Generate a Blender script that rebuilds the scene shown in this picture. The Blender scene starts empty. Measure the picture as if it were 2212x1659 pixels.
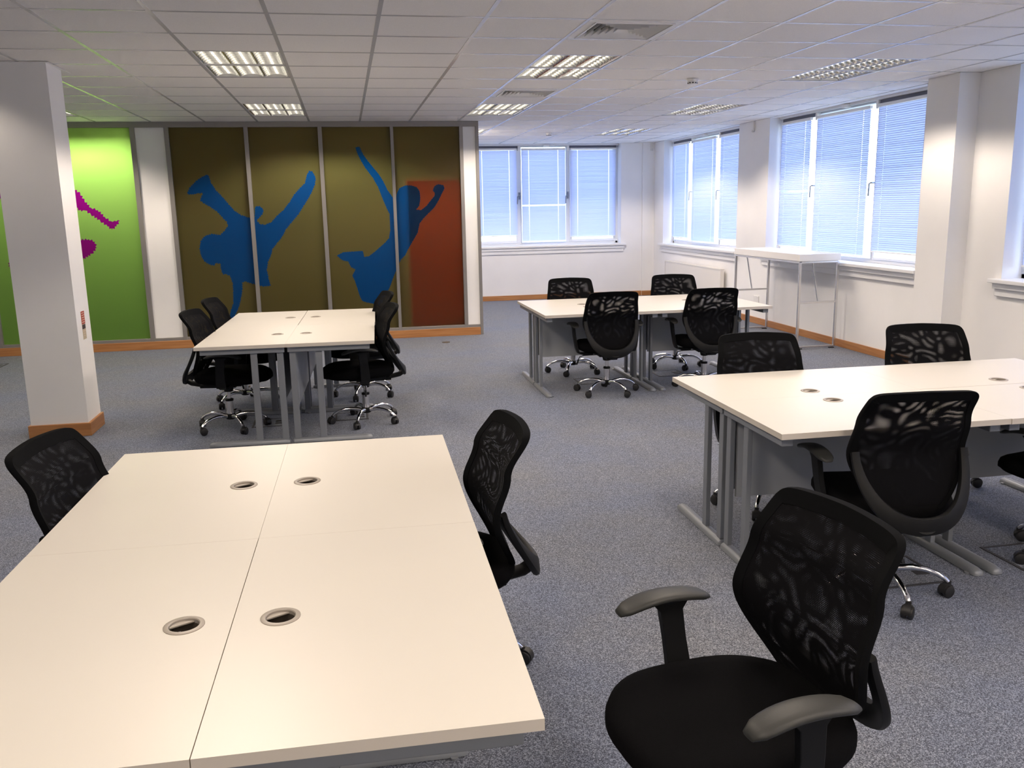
import bpy, bmesh, math, random
from math import sin, cos, pi, radians, sqrt
from mathutils import Vector, Matrix
from mathutils.geometry import delaunay_2d_cdt
random.seed(4)
scn = bpy.context.scene
COL = scn.collection
CEIL = 2.673          # underside of the ceiling grid
GX, GY = -0.352, 5.164  # origin of the 0.6 m ceiling grid

# ---------------------------------------------------------------- materials
def srgb(r, g, b):
    f = lambda c: (c / 12.92) if c <= .04045 else ((c + .055) / 1.055) ** 2.4
    return (f(r / 255), f(g / 255), f(b / 255), 1)

def mat(name, color, rough=.5, metal=0., noise=None, bump=None, spec=None, sheen=0.):
    m = bpy.data.materials.new(name); m.use_nodes = True
    nt = m.node_tree; b = nt.nodes['Principled BSDF']
    b.inputs['Base Color'].default_value = color
    b.inputs['Roughness'].default_value = rough
    b.inputs['Metallic'].default_value = metal
    if spec is not None: b.inputs['Specular IOR Level'].default_value = spec
    if sheen: b.inputs['Sheen Weight'].default_value = sheen
    tc = nt.nodes.new('ShaderNodeTexCoord')
    if noise:
        sc, amt = noise
        n = nt.nodes.new('ShaderNodeTexNoise'); n.inputs['Scale'].default_value = sc; n.inputs['Detail'].default_value = 3
        nt.links.new(tc.outputs['Object'], n.inputs['Vector'])
        r = nt.nodes.new('ShaderNodeMapRange'); r.inputs['From Min'].default_value = .3; r.inputs['From Max'].default_value = .7
        r.inputs['To Min'].default_value = 1 - amt; r.inputs['To Max'].default_value = 1 + amt
        nt.links.new(n.outputs['Fac'], r.inputs['Value'])
        mx = nt.nodes.new('ShaderNodeVectorMath'); mx.operation = 'SCALE'
        mx.inputs[0].default_value = color[:3]
        nt.links.new(r.outputs['Result'], mx.inputs['Scale'])
        nt.links.new(mx.outputs['Vector'], b.inputs['Base Color'])
    if bump:
        sc, st = bump
        n2 = nt.nodes.new('ShaderNodeTexNoise'); n2.inputs['Scale'].default_value = sc; n2.inputs['Detail'].default_value = 4
        nt.links.new(tc.outputs['Object'], n2.inputs['Vector'])
        bp = nt.nodes.new('ShaderNodeBump'); bp.inputs['Strength'].default_value = st; bp.inputs['Distance'].default_value = .002
        nt.links.new(n2.outputs['Fac'], bp.inputs['Height'])
        nt.links.new(bp.outputs['Normal'], b.inputs['Normal'])
    return m

def film_mat(name, front, trans, w=.55):
    """printed glass film: diffuse from the front, glows with light from behind"""
    m = bpy.data.materials.new(name); m.use_nodes = True; nt = m.node_tree
    nt.nodes.remove(nt.nodes['Principled BSDF']); out = nt.nodes['Material Output']
    d = nt.nodes.new('ShaderNodeBsdfDiffuse'); d.inputs['Color'].default_value = front
    t = nt.nodes.new('ShaderNodeBsdfTranslucent'); t.inputs['Color'].default_value = trans
    g = nt.nodes.new('ShaderNodeBsdfGlossy'); g.inputs['Roughness'].default_value = .25
    mx = nt.nodes.new('ShaderNodeMixShader'); mx.inputs[0].default_value = w
    nt.links.new(d.outputs[0], mx.inputs[1]); nt.links.new(t.outputs[0], mx.inputs[2])
    m2 = nt.nodes.new('ShaderNodeMixShader'); m2.inputs[0].default_value = .02
    nt.links.new(mx.outputs[0], m2.inputs[1]); nt.links.new(g.outputs[0], m2.inputs[2])
    nt.links.new(m2.outputs[0], out.inputs['Surface'])
    return m

def glass_mat(name, tint):
    m = bpy.data.materials.new(name); m.use_nodes = True; nt = m.node_tree
    nt.nodes.remove(nt.nodes['Principled BSDF']); out = nt.nodes['Material Output']
    t = nt.nodes.new('ShaderNodeBsdfTransparent'); t.inputs['Color'].default_value = tint
    g = nt.nodes.new('ShaderNodeBsdfGlossy'); g.inputs['Roughness'].default_value = .02
    mx = nt.nodes.new('ShaderNodeMixShader'); mx.inputs[0].default_value = .06
    nt.links.new(t.outputs[0], mx.inputs[1]); nt.links.new(g.outputs[0], mx.inputs[2])
    nt.links.new(mx.outputs[0], out.inputs['Surface'])
    return m

def mesh_fabric(name, pitch, ang, rad, wave=0.):
    """woven net: round holes on a staggered grid"""
    m = bpy.data.materials.new(name); m.use_nodes = True; nt = m.node_tree
    b = nt.nodes['Principled BSDF']; b.inputs['Base Color'].default_value = srgb(16, 16, 19)
    b.inputs['Roughness'].default_value = .85; b.inputs['Specular IOR Level'].default_value = .08
    out = nt.nodes['Material Output']
    tc = nt.nodes.new('ShaderNodeTexCoord')
    mp = nt.nodes.new('ShaderNodeMapping'); mp.inputs['Rotation'].default_value = (0, radians(ang), 0)
    mp.inputs['Scale'].default_value = (1 / pitch, 1 / pitch, 1 / pitch)
    if wave:      # the rear net hangs slightly uneven
        nz = nt.nodes.new('ShaderNodeTexNoise'); nz.inputs['Scale'].default_value = 7.; nz.inputs['Detail'].default_value = 0
        nt.links.new(tc.outputs['Object'], nz.inputs['Vector'])
        sb = nt.nodes.new('ShaderNodeVectorMath'); sb.operation = 'MULTIPLY_ADD'; sb.inputs[1].default_value = (wave, wave, wave)
        nt.links.new(nz.outputs['Color'], sb.inputs[0]); nt.links.new(tc.outputs['Object'], sb.inputs[2]); nt.links.new(sb.outputs[0], mp.inputs['Vector'])
    else: nt.links.new(tc.outputs['Object'], mp.inputs['Vector'])
    sp = nt.nodes.new('ShaderNodeSeparateXYZ'); nt.links.new(mp.outputs[0], sp.inputs[0])
    def M(op, a, c=None):
        n = nt.nodes.new('ShaderNodeMath'); n.operation = op
        for i, q in enumerate((a, c)):
            if q is None: continue
            if isinstance(q, (int, float)): n.inputs[i].default_value = q
            else: nt.links.new(q, n.inputs[i])
        return n.outputs[0]
    row = M('FLOOR', sp.outputs['Z'])
    odd = M('MULTIPLY', M('MODULO', M('ABSOLUTE', row), 2.), .5)
    fx = M('SUBTRACT', M('FRACT', M('ADD', sp.outputs['X'], odd)), .5)
    fz = M('SUBTRACT', M('FRACT', sp.outputs['Z']), .5)
    d2 = M('ADD', M('MULTIPLY', fx, fx), M('MULTIPLY', fz, fz))
    hole = M('LESS_THAN', d2, rad * rad)
    t = nt.nodes.new('ShaderNodeBsdfTransparent')
    mx = nt.nodes.new('ShaderNodeMixShader')
    nt.links.new(hole, mx.inputs[0]); nt.links.new(b.outputs[0], mx.inputs[1]); nt.links.new(t.outputs[0], mx.inputs[2])
    nt.links.new(mx.outputs[0], out.inputs['Surface'])
    return m

def carpet_mat():
    m = bpy.data.materials.new('grey_blue_carpet'); m.use_nodes = True; nt = m.node_tree
    b = nt.nodes['Principled BSDF']; b.inputs['Roughness'].default_value = .95; b.inputs['Specular IOR Level'].default_value = .15
    b.inputs['Sheen Weight'].default_value = .15
    tc = nt.nodes.new('ShaderNodeTexCoord')
    n = nt.nodes.new('ShaderNodeTexVoronoi'); n.inputs['Scale'].default_value = 330; n.inputs['Randomness'].default_value = 1
    nt.links.new(tc.outputs['Object'], n.inputs['Vector'])
    r = nt.nodes.new('ShaderNodeValToRGB'); cr = r.color_ramp
    cr.elements[0].position = .05; cr.elements[0].color = srgb(58, 62, 72)
    cr.elements[1].position = .97; cr.elements[1].color = srgb(150, 155, 166)
    e = cr.elements.new(.55); e.color = srgb(98, 104, 116)
    sx = nt.nodes.new('ShaderNodeSeparateXYZ'); nt.links.new(n.outputs['Color'], sx.inputs[0]); nt.links.new(sx.outputs[0], r.inputs['Fac'])
    # worn and soiled patches
    n3 = nt.nodes.new('ShaderNodeTexNoise'); n3.inputs['Scale'].default_value = 1.1; n3.inputs['Detail'].default_value = 5; n3.inputs['Roughness'].default_value = .6
    nt.links.new(tc.outputs['Object'], n3.inputs['Vector'])
    r3 = nt.nodes.new('ShaderNodeValToRGB')
    r3.color_ramp.elements[0].position = .35; r3.color_ramp.elements[0].color = (.93, .98, 1.12, 1)
    r3.color_ramp.elements[1].position = .65; r3.color_ramp.elements[1].color = (1.06, 1.02, .96, 1)
    nt.links.new(n3.outputs['Fac'], r3.inputs['Fac'])
    mx = nt.nodes.new('ShaderNodeVectorMath'); mx.operation = 'MULTIPLY'
    nt.links.new(r.outputs['Color'], mx.inputs[0]); nt.links.new(r3.outputs['Color'], mx.inputs[1])
    nt.links.new(mx.outputs['Vector'], b.inputs['Base Color'])
    bp = nt.nodes.new('ShaderNodeBump'); bp.inputs['Strength'].default_value = .25; bp.inputs['Distance'].default_value = .001
    nt.links.new(n.outputs['Distance'], bp.inputs['Height']); nt.links.new(bp.outputs['Normal'], b.inputs['Normal'])
    return m

def wood_mat(name, c1, c2):
    m = bpy.data.materials.new(name); m.use_nodes = True; nt = m.node_tree
    b = nt.nodes['Principled BSDF']; b.inputs['Roughness'].default_value = .42
    tc = nt.nodes.new('ShaderNodeTexCoord'); mp = nt.nodes.new('ShaderNodeMapping')
    mp.inputs['Scale'].default_value = (1.4, 1.4, 26)
    n = nt.nodes.new('ShaderNodeTexNoise'); n.inputs['Scale'].default_value = 1.6; n.inputs['Detail'].default_value = 6; n.inputs['Distortion'].default_value = .6
    r = nt.nodes.new('ShaderNodeValToRGB'); r.color_ramp.elements[0].position = .3; r.color_ramp.elements[1].position = .7
    r.color_ramp.elements[0].color = c1; r.color_ramp.elements[1].color = c2
    nt.links.new(tc.outputs['Object'], mp.inputs['Vector']); nt.links.new(mp.outputs[0], n.inputs['Vector'])
    nt.links.new(n.outputs['Fac'], r.inputs['Fac']); nt.links.new(r.outputs['Color'], b.inputs['Base Color'])
    return m

def emit_mat(name, col, strength, base=(.9, .9, .9, 1)):
    m = mat(name, base, .4); b = m.node_tree.nodes['Principled BSDF']
    b.inputs['Emission Color'].default_value = col; b.inputs['Emission Strength'].default_value = strength
    return m

M_WALL = mat('white_emulsion', (.87, .86, .845, 1), .7, noise=(3, .015), bump=(60, .06))
M_REVEAL = mat('white_gloss_paint', (.84, .84, .84, 1), .35)
M_TILE = mat('mineral_ceiling_tile', (.88, .855, .83, 1), .9, noise=(220, .05), bump=(150, .35))
M_GRID = mat('white_ceiling_grid', (.60, .59, .585, 1), .25)
M_CARPET = carpet_mat()
M_SKIRT = wood_mat('varnished_oak', srgb(160, 106, 60), srgb(186, 132, 82))
M_DESK = mat('off_white_laminate', (.65, .62, .56, 1), .38, noise=(2.5, .01), spec=.4)
M_EDGE = mat('off_white_edge_band', (.62, .57, .50, 1), .45)
M_STEEL = mat('grey_powder_coated_steel', srgb(132, 136, 142), .42, .25)
M_MODESTY = mat('grey_modesty_board', srgb(160, 164, 168), .5)
M_GROM = mat('grey_grommet_plastic', srgb(160, 152, 142), .4)
M_GDARK = mat('dark_grommet_inside', srgb(70, 62, 54), .7)
M_BLACK = mat('black_seat_fabric', srgb(12, 12, 14), .95, noise=(400, .25), bump=(500, .3), spec=.06)
M_BFRAME = mat('black_back_border', srgb(12, 13, 15), .9, bump=(400, .2), spec=.08)
M_PLASTIC = mat('black_nylon_plastic', srgb(19, 20, 22), .55, spec=.22, bump=(300, .08))
M_PAD = mat('charcoal_arm_pad', srgb(48, 49, 48), .5, spec=.4, bump=(300, .1))
M_CHROME = mat('chrome', (.82, .82, .84, 1), .12, 1.)
M_CHROME2 = mat('satin_chrome', (.70, .69, .69, 1), .25, 1.)
M_RUBBER = mat('black_caster_rubber', srgb(30, 30, 32), .5)
M_MESH1 = mesh_fabric('front_net', .0034, 0, .225)
M_MESH2 = mesh_fabric('rear_net', .00348, 1.0, .225, .022)
M_ALU = mat('satin_aluminium_frame', srgb(150, 146, 142), .38, .45)
M_WIN = mat('white_window_frame', (.74, .76, .78, 1), .3)
M_WINGREY = mat('backlit_frame_grey', srgb(96, 98, 112), .5)  # grey carries the shade of a white frame seen against the light
M_GLASS = glass_mat('window_glass', (.93, .97, 1, 1))
M_HANDLE = mat('grey_metal_handle', srgb(140, 146, 158), .35, .7)
M_HIGH = mat('white_high_table_top', (.82, .80, .78, 1), .3)
M_RAD = mat('cream_radiator', (.80, .77, .72, 1), .4)
M_PLATE = mat('white_plastic', (.82, .81, .78, 1), .35)
M_LOUV = mat('polished_louvre', (.88, .88, .86, 1), .16, 1.)
M_VENT = mat('white_diffuser', (.88, .87, .86, 1), .45)
M_VDARK = mat('dark_duct', srgb(40, 42, 40), .8)
M_TUBE = emit_mat('fluorescent_tube', (1, .92, .80, 1), 3.0)
M_BOXLID = mat('dark_floor_box', srgb(62, 62, 66), .6)
M_BRASS = mat('dull_metal', srgb(110, 104, 96), .5, .5)

def slat_mat():
    m = bpy.data.materials.new('white_blind_slat'); m.use_nodes = True; nt = m.node_tree
    nt.nodes.remove(nt.nodes['Principled BSDF']); out = nt.nodes['Material Output']
    d = nt.nodes.new('ShaderNodeBsdfDiffuse'); d.inputs['Color'].default_value = (.70, .75, .87, 1)
    t = nt.nodes.new('ShaderNodeBsdfTranslucent'); t.inputs['Color'].default_value = (.55, .63, .90, 1)
    mx = nt.nodes.new('ShaderNodeMixShader'); mx.inputs[0].default_value = .28
    nt.links.new(d.outputs[0], mx.inputs[1]); nt.links.new(t.outputs[0], mx.inputs[2])
    nt.links.new(mx.outputs[0], out.inputs['Surface'])
    return m
M_SLAT = slat_mat()
M_OLIVE = film_mat('olive_film', (.050, .034, .014, 1), (.38, .30, .085, 1))
M_BLUE = film_mat('blue_film', (.002, .016, .07, 1), (.0, .19, .66, 1))
M_GREEN = film_mat('green_film', (.02, .045, .014, 1), (.60, .92, .17, 1))
M_PINK = film_mat('magenta_film', (.11, .006, .07, 1), (.45, .0, .28, 1))
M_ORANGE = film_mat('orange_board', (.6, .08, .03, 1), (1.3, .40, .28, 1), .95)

# ---------------------------------------------------------------- mesh tools
class MB:
    def __init__(s): s.v = []; s.f = []; s.mi = []
    def add(s, vs, fs, mi=0, M=None):
        o = len(s.v)
        s.v += [(M @ Vector(p)) if M else Vector(p) for p in vs]
        s.f += [tuple(i + o for i in f) for f in fs]; s.mi += [mi] * len(fs)
    def box(s, a, b, mi=0, M=None):
        (x0, y0, z0), (x1, y1, z1) = a, b
        vs = [(x0, y0, z0), (x1, y0, z0), (x1, y1, z0), (x0, y1, z0), (x0, y0, z1), (x1, y0, z1), (x1, y1, z1), (x0, y1, z1)]
        s.add(vs, [(0, 3, 2, 1), (4, 5, 6, 7), (0, 1, 5, 4), (1, 2, 6, 5), (2, 3, 7, 6), (3, 0, 4, 7)], mi, M)
    def rings(s, rs, cap=True, closed=True, mi=0, M=None):
        n = len(rs[0]); vs = [p for r in rs for p in r]; fs = []
        for i in range(len(rs) - 1):
            for j in range(n if closed else n - 1):
                k = (j + 1) % n
                fs.append((i * n + j, i * n + k, (i + 1) * n + k, (i + 1) * n + j))
        if cap: fs += [tuple(range(n - 1, -1, -1)), tuple((len(rs) - 1) * n + j for j in range(n))]
        s.add(vs, fs, mi, M)
    def cyl(s, p, q, r, r2=None, n=16, mi=0, cap=True):
        s.tube([p, q], [r, r if r2 is None else r2], n, mi, cap)
    def tube(s, pts, rad, n=12, mi=0, cap=True, flat=1.):
        pts = [Vector(p) for p in pts]
        if not isinstance(rad, (list, tuple)): rad = [rad] * len(pts)
        rs = []; prev = None
        for i, p in enumerate(pts):
            t = (pts[min(i + 1, len(pts) - 1)] - pts[max(i - 1, 0)]).normalized()
            if prev is None:
                a = Vector((0, 0, 1)) if abs(t.z) < .9 else Vector((1, 0, 0))
                u = a.cross(t).normalized()
            else: u = (prev - t * prev.dot(t)).normalized()
            prev = u; w = t.cross(u)
            rs.append([p + rad[i] * (cos(2 * pi * k / n) * u + flat * sin(2 * pi * k / n) * w) for k in range(n)])
        s.rings(rs, cap, True, mi)
    def lathe(s, prof, c=(0, 0, 0), n=24, mi=0, M=None, cap=True):
        s.rings([[(c[0] + r * cos(2 * pi * k / n), c[1] + r * sin(2 * pi * k / n), c[2] + z) for k in range(n)] for r, z in prof], cap, True, mi, M)

def obj(name, mb, mats, parent=None, smooth=None, bevel=None, loc=None):
    me = bpy.data.meshes.new(name)
    me.from_pydata([tuple(p) for p in mb.v], [], mb.f)
    ms = mats if isinstance(mats, (list, tuple)) else [mats]
    for m in ms: me.materials.append(m)
    if len(ms) > 1:
        for p, i in zip(me.polygons, mb.mi): p.material_index = i
    me.update()
    bm = bmesh.new(); bm.from_mesh(me); bmesh.ops.recalc_face_normals(bm, faces=bm.faces); bm.to_mesh(me); bm.free()
    if smooth:
        for p in me.polygons: p.use_smooth = True
        me.set_sharp_from_angle(angle=radians(smooth))
    o = bpy.data.objects.new(name, me); COL.objects.link(o)
    if parent: o.parent = parent
    if loc: o.location = loc
    if bevel:
        b = o.modifiers.new('bevel', 'BEVEL'); b.width = bevel; b.segments = 2; b.limit_method = 'ANGLE'; b.angle_limit = radians(40)
    return o

def tag(o, label=None, cat=None, group=None, kind=None):
    if label: o['label'] = label
    if cat: o['category'] = cat
    if group: o['group'] = group
    if kind: o['kind'] = kind
    return o

def empty(name, loc=(0, 0, 0), rz=0, parent=None):
    o = bpy.data.objects.new(name, None); COL.objects.link(o)
    o.empty_display_size = .1; o.location = loc; o.rotation_euler = (0, 0, rz)
    if parent: o.parent = parent
    return o

def copy_tree(o, parent=None):
    kids = list(o.children)
    c = o.copy(); COL.objects.link(c); c.parent = parent
    for ch in kids: copy_tree(ch, c)
    return c

def struct(o, label, cat): return tag(o, label, cat, kind='structure')

def plate(mb, rect, holes, z0, z1, n=24, mi=0, mi_side=0):
    """rectangular plate with round holes"""
    x0, y0, x1, y1 = rect
    pts = [Vector(p) for p in ((x0, y0), (x1, y0), (x1, y1), (x0, y1))]
    edges = [(0, 1), (1, 2), (2, 3), (3, 0)]
    for cx, cy, r in holes:
        b = len(pts)
        pts += [Vector((cx + r * cos(2 * pi * k / n), cy + r * sin(2 * pi * k / n))) for k in range(n)]
        edges += [(b + k, b + (k + 1) % n) for k in range(n)]
    V, E, F = delaunay_2d_cdt(pts, edges, [], 1, 1e-6)[:3]
    keep = []
    for f in F:
        c = sum((V[i] for i in f), Vector((0, 0))) / len(f)
        if all((c - Vector((h[0], h[1]))).length > h[2] * .98 for h in holes): keep.append(f)
    mb.add([(p.x, p.y, z1) for p in V], keep, mi)
    mb.add([(p.x, p.y, z0) for p in V], [tuple(reversed(f)) for f in keep], mi)
    c4 = [(x0, y0), (x1, y0), (x1, y1), (x0, y1)]
    for k in range(4):
        a, b = c4[k], c4[(k + 1) % 4]
        mb.add([(*a, z0), (*b, z0), (*b, z1), (*a, z1)], [(0, 1, 2, 3)], mi_side)
    for cx, cy, r in holes:
        q = [(cx + r * cos(2 * pi * k / n), cy + r * sin(2 * pi * k / n)) for k in range(n)]
        mb.rings([[(a, b, z0) for a, b in q], [(a, b, z1) for a, b in q]], cap=False, mi=mi_side)
LAMP_COL = (1.0, .85, .71); LAMP_W = 24.; CUT0 = .38; CUT1 = .50; SKY = 8.; EXPO = 0.
BACK_F = {(-5, 12): .8, (-1, 12): .40}
CHAIRS = [
 (2.19, 7.265, -3, 4.1, 'black mesh chair seen from behind, left one at the far desks', 'chairs at the far desks'),
 (3.09, 7.25, -6, 14.6, 'black mesh chair seen from behind, right one at the far desks', 'chairs at the far desks'),
 (2.15, 8.285, 172, 27.8, 'black office chair behind the far desks, left one against the back wall', 'chairs at the far desks'),
 (3.22, 8.285, 168, -15.6, 'black office chair behind the far desks, right one before the radiator', 'chairs at the far desks'),
 (-.94, 6.80, -100, 8.1, 'black chair left of the left desks, nearer one below the white panel', 'chairs at the left desks'),
 (-.925, 7.70, -98, 11.7, 'black chair left of the left desks, farther one against the olive glass', 'chairs at the left desks'),
 (.085, 6.74, 97.5, -34.8, 'black chair seen edge-on right of the left desks, nearer one', 'chairs at the left desks'),
 (.10, 7.74, 99, 34.2, 'black chair right of the left desks, farther one mostly hidden', 'chairs at the left desks'),
 (2.155, 3.13, -6, -28.2, 'black mesh office chair seen from behind, just behind the large foreground chair', 'chairs at the right desks'),
 (3.19, 3.22, 14, 36, 'black chair cut off by the right photo edge at the right desks', 'chairs at the right desks'),
 (2.17, 4.235, 170, 20, 'black mesh chair back rising behind the left end of the right desks', 'chairs at the right desks'),
 (3.20, 4.265, 165, -10.1, 'black mesh chair back behind the right desks in front of the white wall', 'chairs at the right desks'),
 (-.78, 2.96, -99, 10, 'black chair at the left photo edge beside the front desks', 'chairs at the front desks'),
 (.285, 2.85, 94, 3, 'black chair seen edge-on at the right side of the front desks', 'chairs at the front desks'),
 (.883, 1.765, 99, 20, 'large black mesh armchair in the right foreground with its seat and both arms in view', 'chairs at the front desks'),
]
FIG_A=[(-1.833,1.847),(-1.791,1.924),(-1.708,2.001),(-1.619,2.057),(-1.569,2.071),(-1.543,1.971),(-1.494,1.884),(-1.429,1.811),(-1.366,1.723),(-1.301,1.642),(-1.234,1.59),(-1.164,1.567),(-1.109,1.544),(-1.072,1.557),(-1.057,1.688),(-0.997,1.687),(-0.957,1.643),(-0.983,1.585),(-1.03,1.542),(-1.046,1.513),(-1.013,1.476),(-0.956,1.467),(-0.881,1.495),(-0.803,1.574),(-0.726,1.638),(-0.647,1.732),(-0.582,1.826),(-0.504,1.904),(-0.45,1.955),(-0.414,2.07),(-0.382,2.102),(-0.347,2.084),(-0.315,2.011),(-0.335,1.924),(-0.394,1.808),(-0.475,1.692),(-0.556,1.576),(-0.65,1.475),(-0.713,1.402),(-0.763,1.315),(-0.827,1.242),(-0.89,1.169),(-0.91,1.096),(-0.952,1.022),(-0.974,0.918),(-0.96,0.812),(-0.945,0.721),(-1.04,0.717),(-1.104,0.742),(-1.169,0.759),(-1.239,0.784),(-1.276,0.778),(-1.283,0.688),(-1.306,0.584),(-1.344,0.464),(-1.387,0.39),(-1.423,0.3),(-1.481,0.303),(-1.433,0.452),(-1.405,0.527),(-1.394,0.662),(-1.393,0.767),(-1.414,0.858),(-1.463,0.882),(-1.499,0.883),(-1.516,0.936),(-1.517,1.01),(-1.566,1.019),(-1.597,0.99),(-1.653,1.007),(-1.706,1.053),(-1.736,1.12),(-1.742,1.208),(-1.72,1.295),(-1.666,1.352),(-1.579,1.372),(-1.495,1.355),(-1.442,1.398),(-1.394,1.462),(-1.398,1.506),(-1.443,1.558),(-1.501,1.632),(-1.58,1.691),(-1.66,1.743),(-1.689,1.772),(-1.66,1.829),(-1.654,1.854),(-1.707,1.852),(-1.778,1.838)]
FIG_B=[(0.182,2.371),(0.231,2.379),(0.266,2.291),(0.319,2.211),(0.395,2.115),(0.457,2.034),(0.502,1.953),(0.546,1.855),(0.6,1.773),(0.639,1.723),(0.66,1.821),(0.696,1.877),(0.764,1.908),(0.846,1.907),(0.912,1.882),(0.943,1.832),(0.948,1.734),(0.928,1.652),(0.892,1.612),(0.951,1.603),(1.02,1.651),(1.072,1.715),(1.125,1.772),(1.13,1.805),(1.108,1.846),(1.13,1.895),(1.181,1.918),(1.247,1.901),(1.254,1.86),(1.218,1.795),(1.173,1.714),(1.12,1.632),(1.05,1.568),(0.98,1.503),(0.927,1.438),(0.897,1.323),(0.834,1.224),(0.771,1.126),(0.726,1.044),(0.673,0.995),(0.636,0.929),(0.599,0.846),(0.562,0.763),(0.523,0.663),(0.487,0.597),(0.43,0.48),(0.36,0.415),(0.295,0.452),(0.212,0.472),(0.163,0.491),(0.133,0.56),(0.113,0.645),(0.085,0.746),(0.056,0.814),(0.101,0.888),(0.045,0.923),(0.016,0.99),(-0.057,1.009),(-0.119,1.069),(-0.035,1.108),(0.08,1.112),(0.204,1.117),(0.217,1.042),(0.275,1.049),(0.344,1.097),(0.413,1.153),(0.482,1.209),(0.535,1.266),(0.556,1.364),(0.557,1.561),(0.52,1.644),(0.476,1.759),(0.433,1.889),(0.373,2.003),(0.282,2.132),(0.238,2.212),(0.195,2.308)]
FIG_C=[(-3.915,1.906),(-3.768,1.899),(-3.552,1.933),(-3.441,2.023),(-3.348,2.062),(-3.279,2.008),(-3.233,1.968),(-3.157,1.966),(-3.083,1.932),(-3.016,1.871),(-2.98,1.79),(-2.918,1.708),(-2.844,1.68),(-2.775,1.597),(-2.716,1.549),(-2.676,1.552),(-2.636,1.56),(-2.614,1.55),(-2.657,1.486),(-2.714,1.444),(-2.761,1.488),(-2.832,1.551),(-2.927,1.628),(-2.986,1.676),(-3.026,1.663),(-3.084,1.712),(-3.179,1.78),(-3.273,1.622),(-3.218,1.432),(-3.085,1.34),(-2.983,1.347),(-2.916,1.315),(-2.902,1.239),(-2.963,1.173),(-3.074,1.107),(-3.249,1.16),(-3.436,1.315),(-3.561,1.332),(-3.681,1.173),(-3.787,1.027),(-3.853,1.009),(-3.897,1.058),(-3.803,1.258),(-3.796,1.419),(-3.785,1.606),(-3.648,1.656),(-3.61,1.762),(-3.777,1.824),(-3.924,1.834)]
# ================================================================= the setting
XR, YB, XL, YF = 5.43, 15.15, -6.2, -3.6      # right, back, left walls and the wall behind the camera
PY = 11.17                                    # face of the glazed partition
# floor
b = MB(); b.add([(XL - .2, YF - .2, 0), (XR + .3, YF - .2, 0), (XR + .3, YB + .3, 0), (XL - .2, YB + .3, 0)], [(0, 1, 2, 3)])
b.add([(XL - .2, YF - .2, -.1), (XR + .3, YF - .2, -.1), (XR + .3, YB + .3, -.1), (XL - .2, YB + .3, -.1)], [(3, 2, 1, 0)])
struct(obj('floor', b, M_CARPET), 'blue-grey speckled carpet floor of the open office', 'floor')

# luminaire, vent bays (column, first row) in the grid
LIGHTS = [(c, r) for c in (-5, -1, 3, 7) for r in (-13, -8, -3, 2, 7) if not (c == -5 and r < 2)] + [(3, 12), (7, 12), (-1, 12), (-5, 12)]
VENTS = [(3, 0), (3, 5)]
def taken():
    s = set()
    for c, r in LIGHTS: s |= {(c, r), (c, r + 1)}
    return s | set(VENTS)
TK = taken()
b = MB()
for i in range(-10, 10):
    for j in range(-15, 17):
        if (i, j) in TK: continue
        x0, y0 = GX + .6 * i, GY + .6 * j
        x1, y1 = min(x0 + .6, XR), min(y0 + .6, YB)
        x0 = max(x0, XL); y0 = max(y0, YF)
        if x1 - x0 < .02 or y1 - y0 < .02: continue
        b.add([(x0, y0, CEIL + .002), (x1, y0, CEIL + .002), (x1, y1, CEIL + .002), (x0, y1, CEIL + .002)], [(0, 3, 2, 1)])
b.box((XL - .2, YF - .2, 2.95), (XR + .3, YB + .3, 3.05))
# plaster margin over the window reveals
b.box((XR, YF, CEIL + .002), (XR + .3, YB + .3, 2.95)); b.box((XL, YB, CEIL + .002), (XR, YB + .3, 2.95))
ceil = struct(obj('ceiling', b, M_TILE), 'suspended ceiling of square mineral tiles', 'ceiling')
b = MB()
for i in range(-9, 10):
    x = GX + .6 * i
    b.box((x - .012, YF, CEIL), (x + .012, YB, CEIL + .012))
for j in range(-14, 17):
    y = GY + .6 * j
    b.box((XL, y - .012, CEIL + .0005), (XR, y + .012, CEIL + .0115))
b.box((XR - .022, YF, CEIL - .001), (XR, YB, CEIL + .01)); b.box((XL, YB - .022, CEIL - .001), (XR, YB, CEIL + .01))
obj('ceiling_grid', b, M_GRID, ceil)

# ---- walls with window openings (u along the wall, local y outward)
def wall(name, u0, u1, holes, T, label, thick=.3):
    b = MB(); xs = sorted({u0, u1, *[h[0] for h in holes], *[h[1] for h in holes]})
    top = 2.95
    for a, c in zip(xs, xs[1:]):
        hh = [h for h in holes if h[0] <= a + 1e-6 and h[1] >= c - 1e-6]
        if not hh: b.box((a, 0, 0), (c, thick, top))
        else:
            b.box((a, 0, 0), (c, thick, hh[0][2])); b.box((a, 0, hh[0][3]), (c, thick, top))
    o = obj(name, b, M_WALL); o.matrix_world = T
    return struct(o, label, 'wall')
TB = Matrix.Translation((0, YB, 0))                                   # back wall: u = x
TR = Matrix.Translation((XR, 0, 0)) @ Matrix.Rotation(-pi / 2, 4, 'Z')  # right wall: u = -y
WINS = [  # transform, u0, u1, mullions, name
    (TB, 2.18, 4.83, (3.03, 3.90), 'window_1'),
    (TR, -14.67, -11.715, (-13.78, -12.70), 'window_2'),
    (TR, -10.83, -7.68, (-9.93, -8.70), 'window_3'),
    (TR, -6.53, -3.38, (-5.60, -4.45), 'window_4'),
    (TR, -2.2, .95, (-1.2, -.1), 'window_5')]
ZS, ZT = .90, 2.673
wall('wall_back', XL, XR + .3, [(w[1], w[2], ZS, ZT) for w in WINS if w[0] is TB], TB, 'white painted back wall with a window above the skirting')
wall('wall_right', -YB, -YF + .2, [(w[1], w[2], ZS, ZT) for w in WINS if w[0] is TR], TR, 'long white window wall on the right side')
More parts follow.
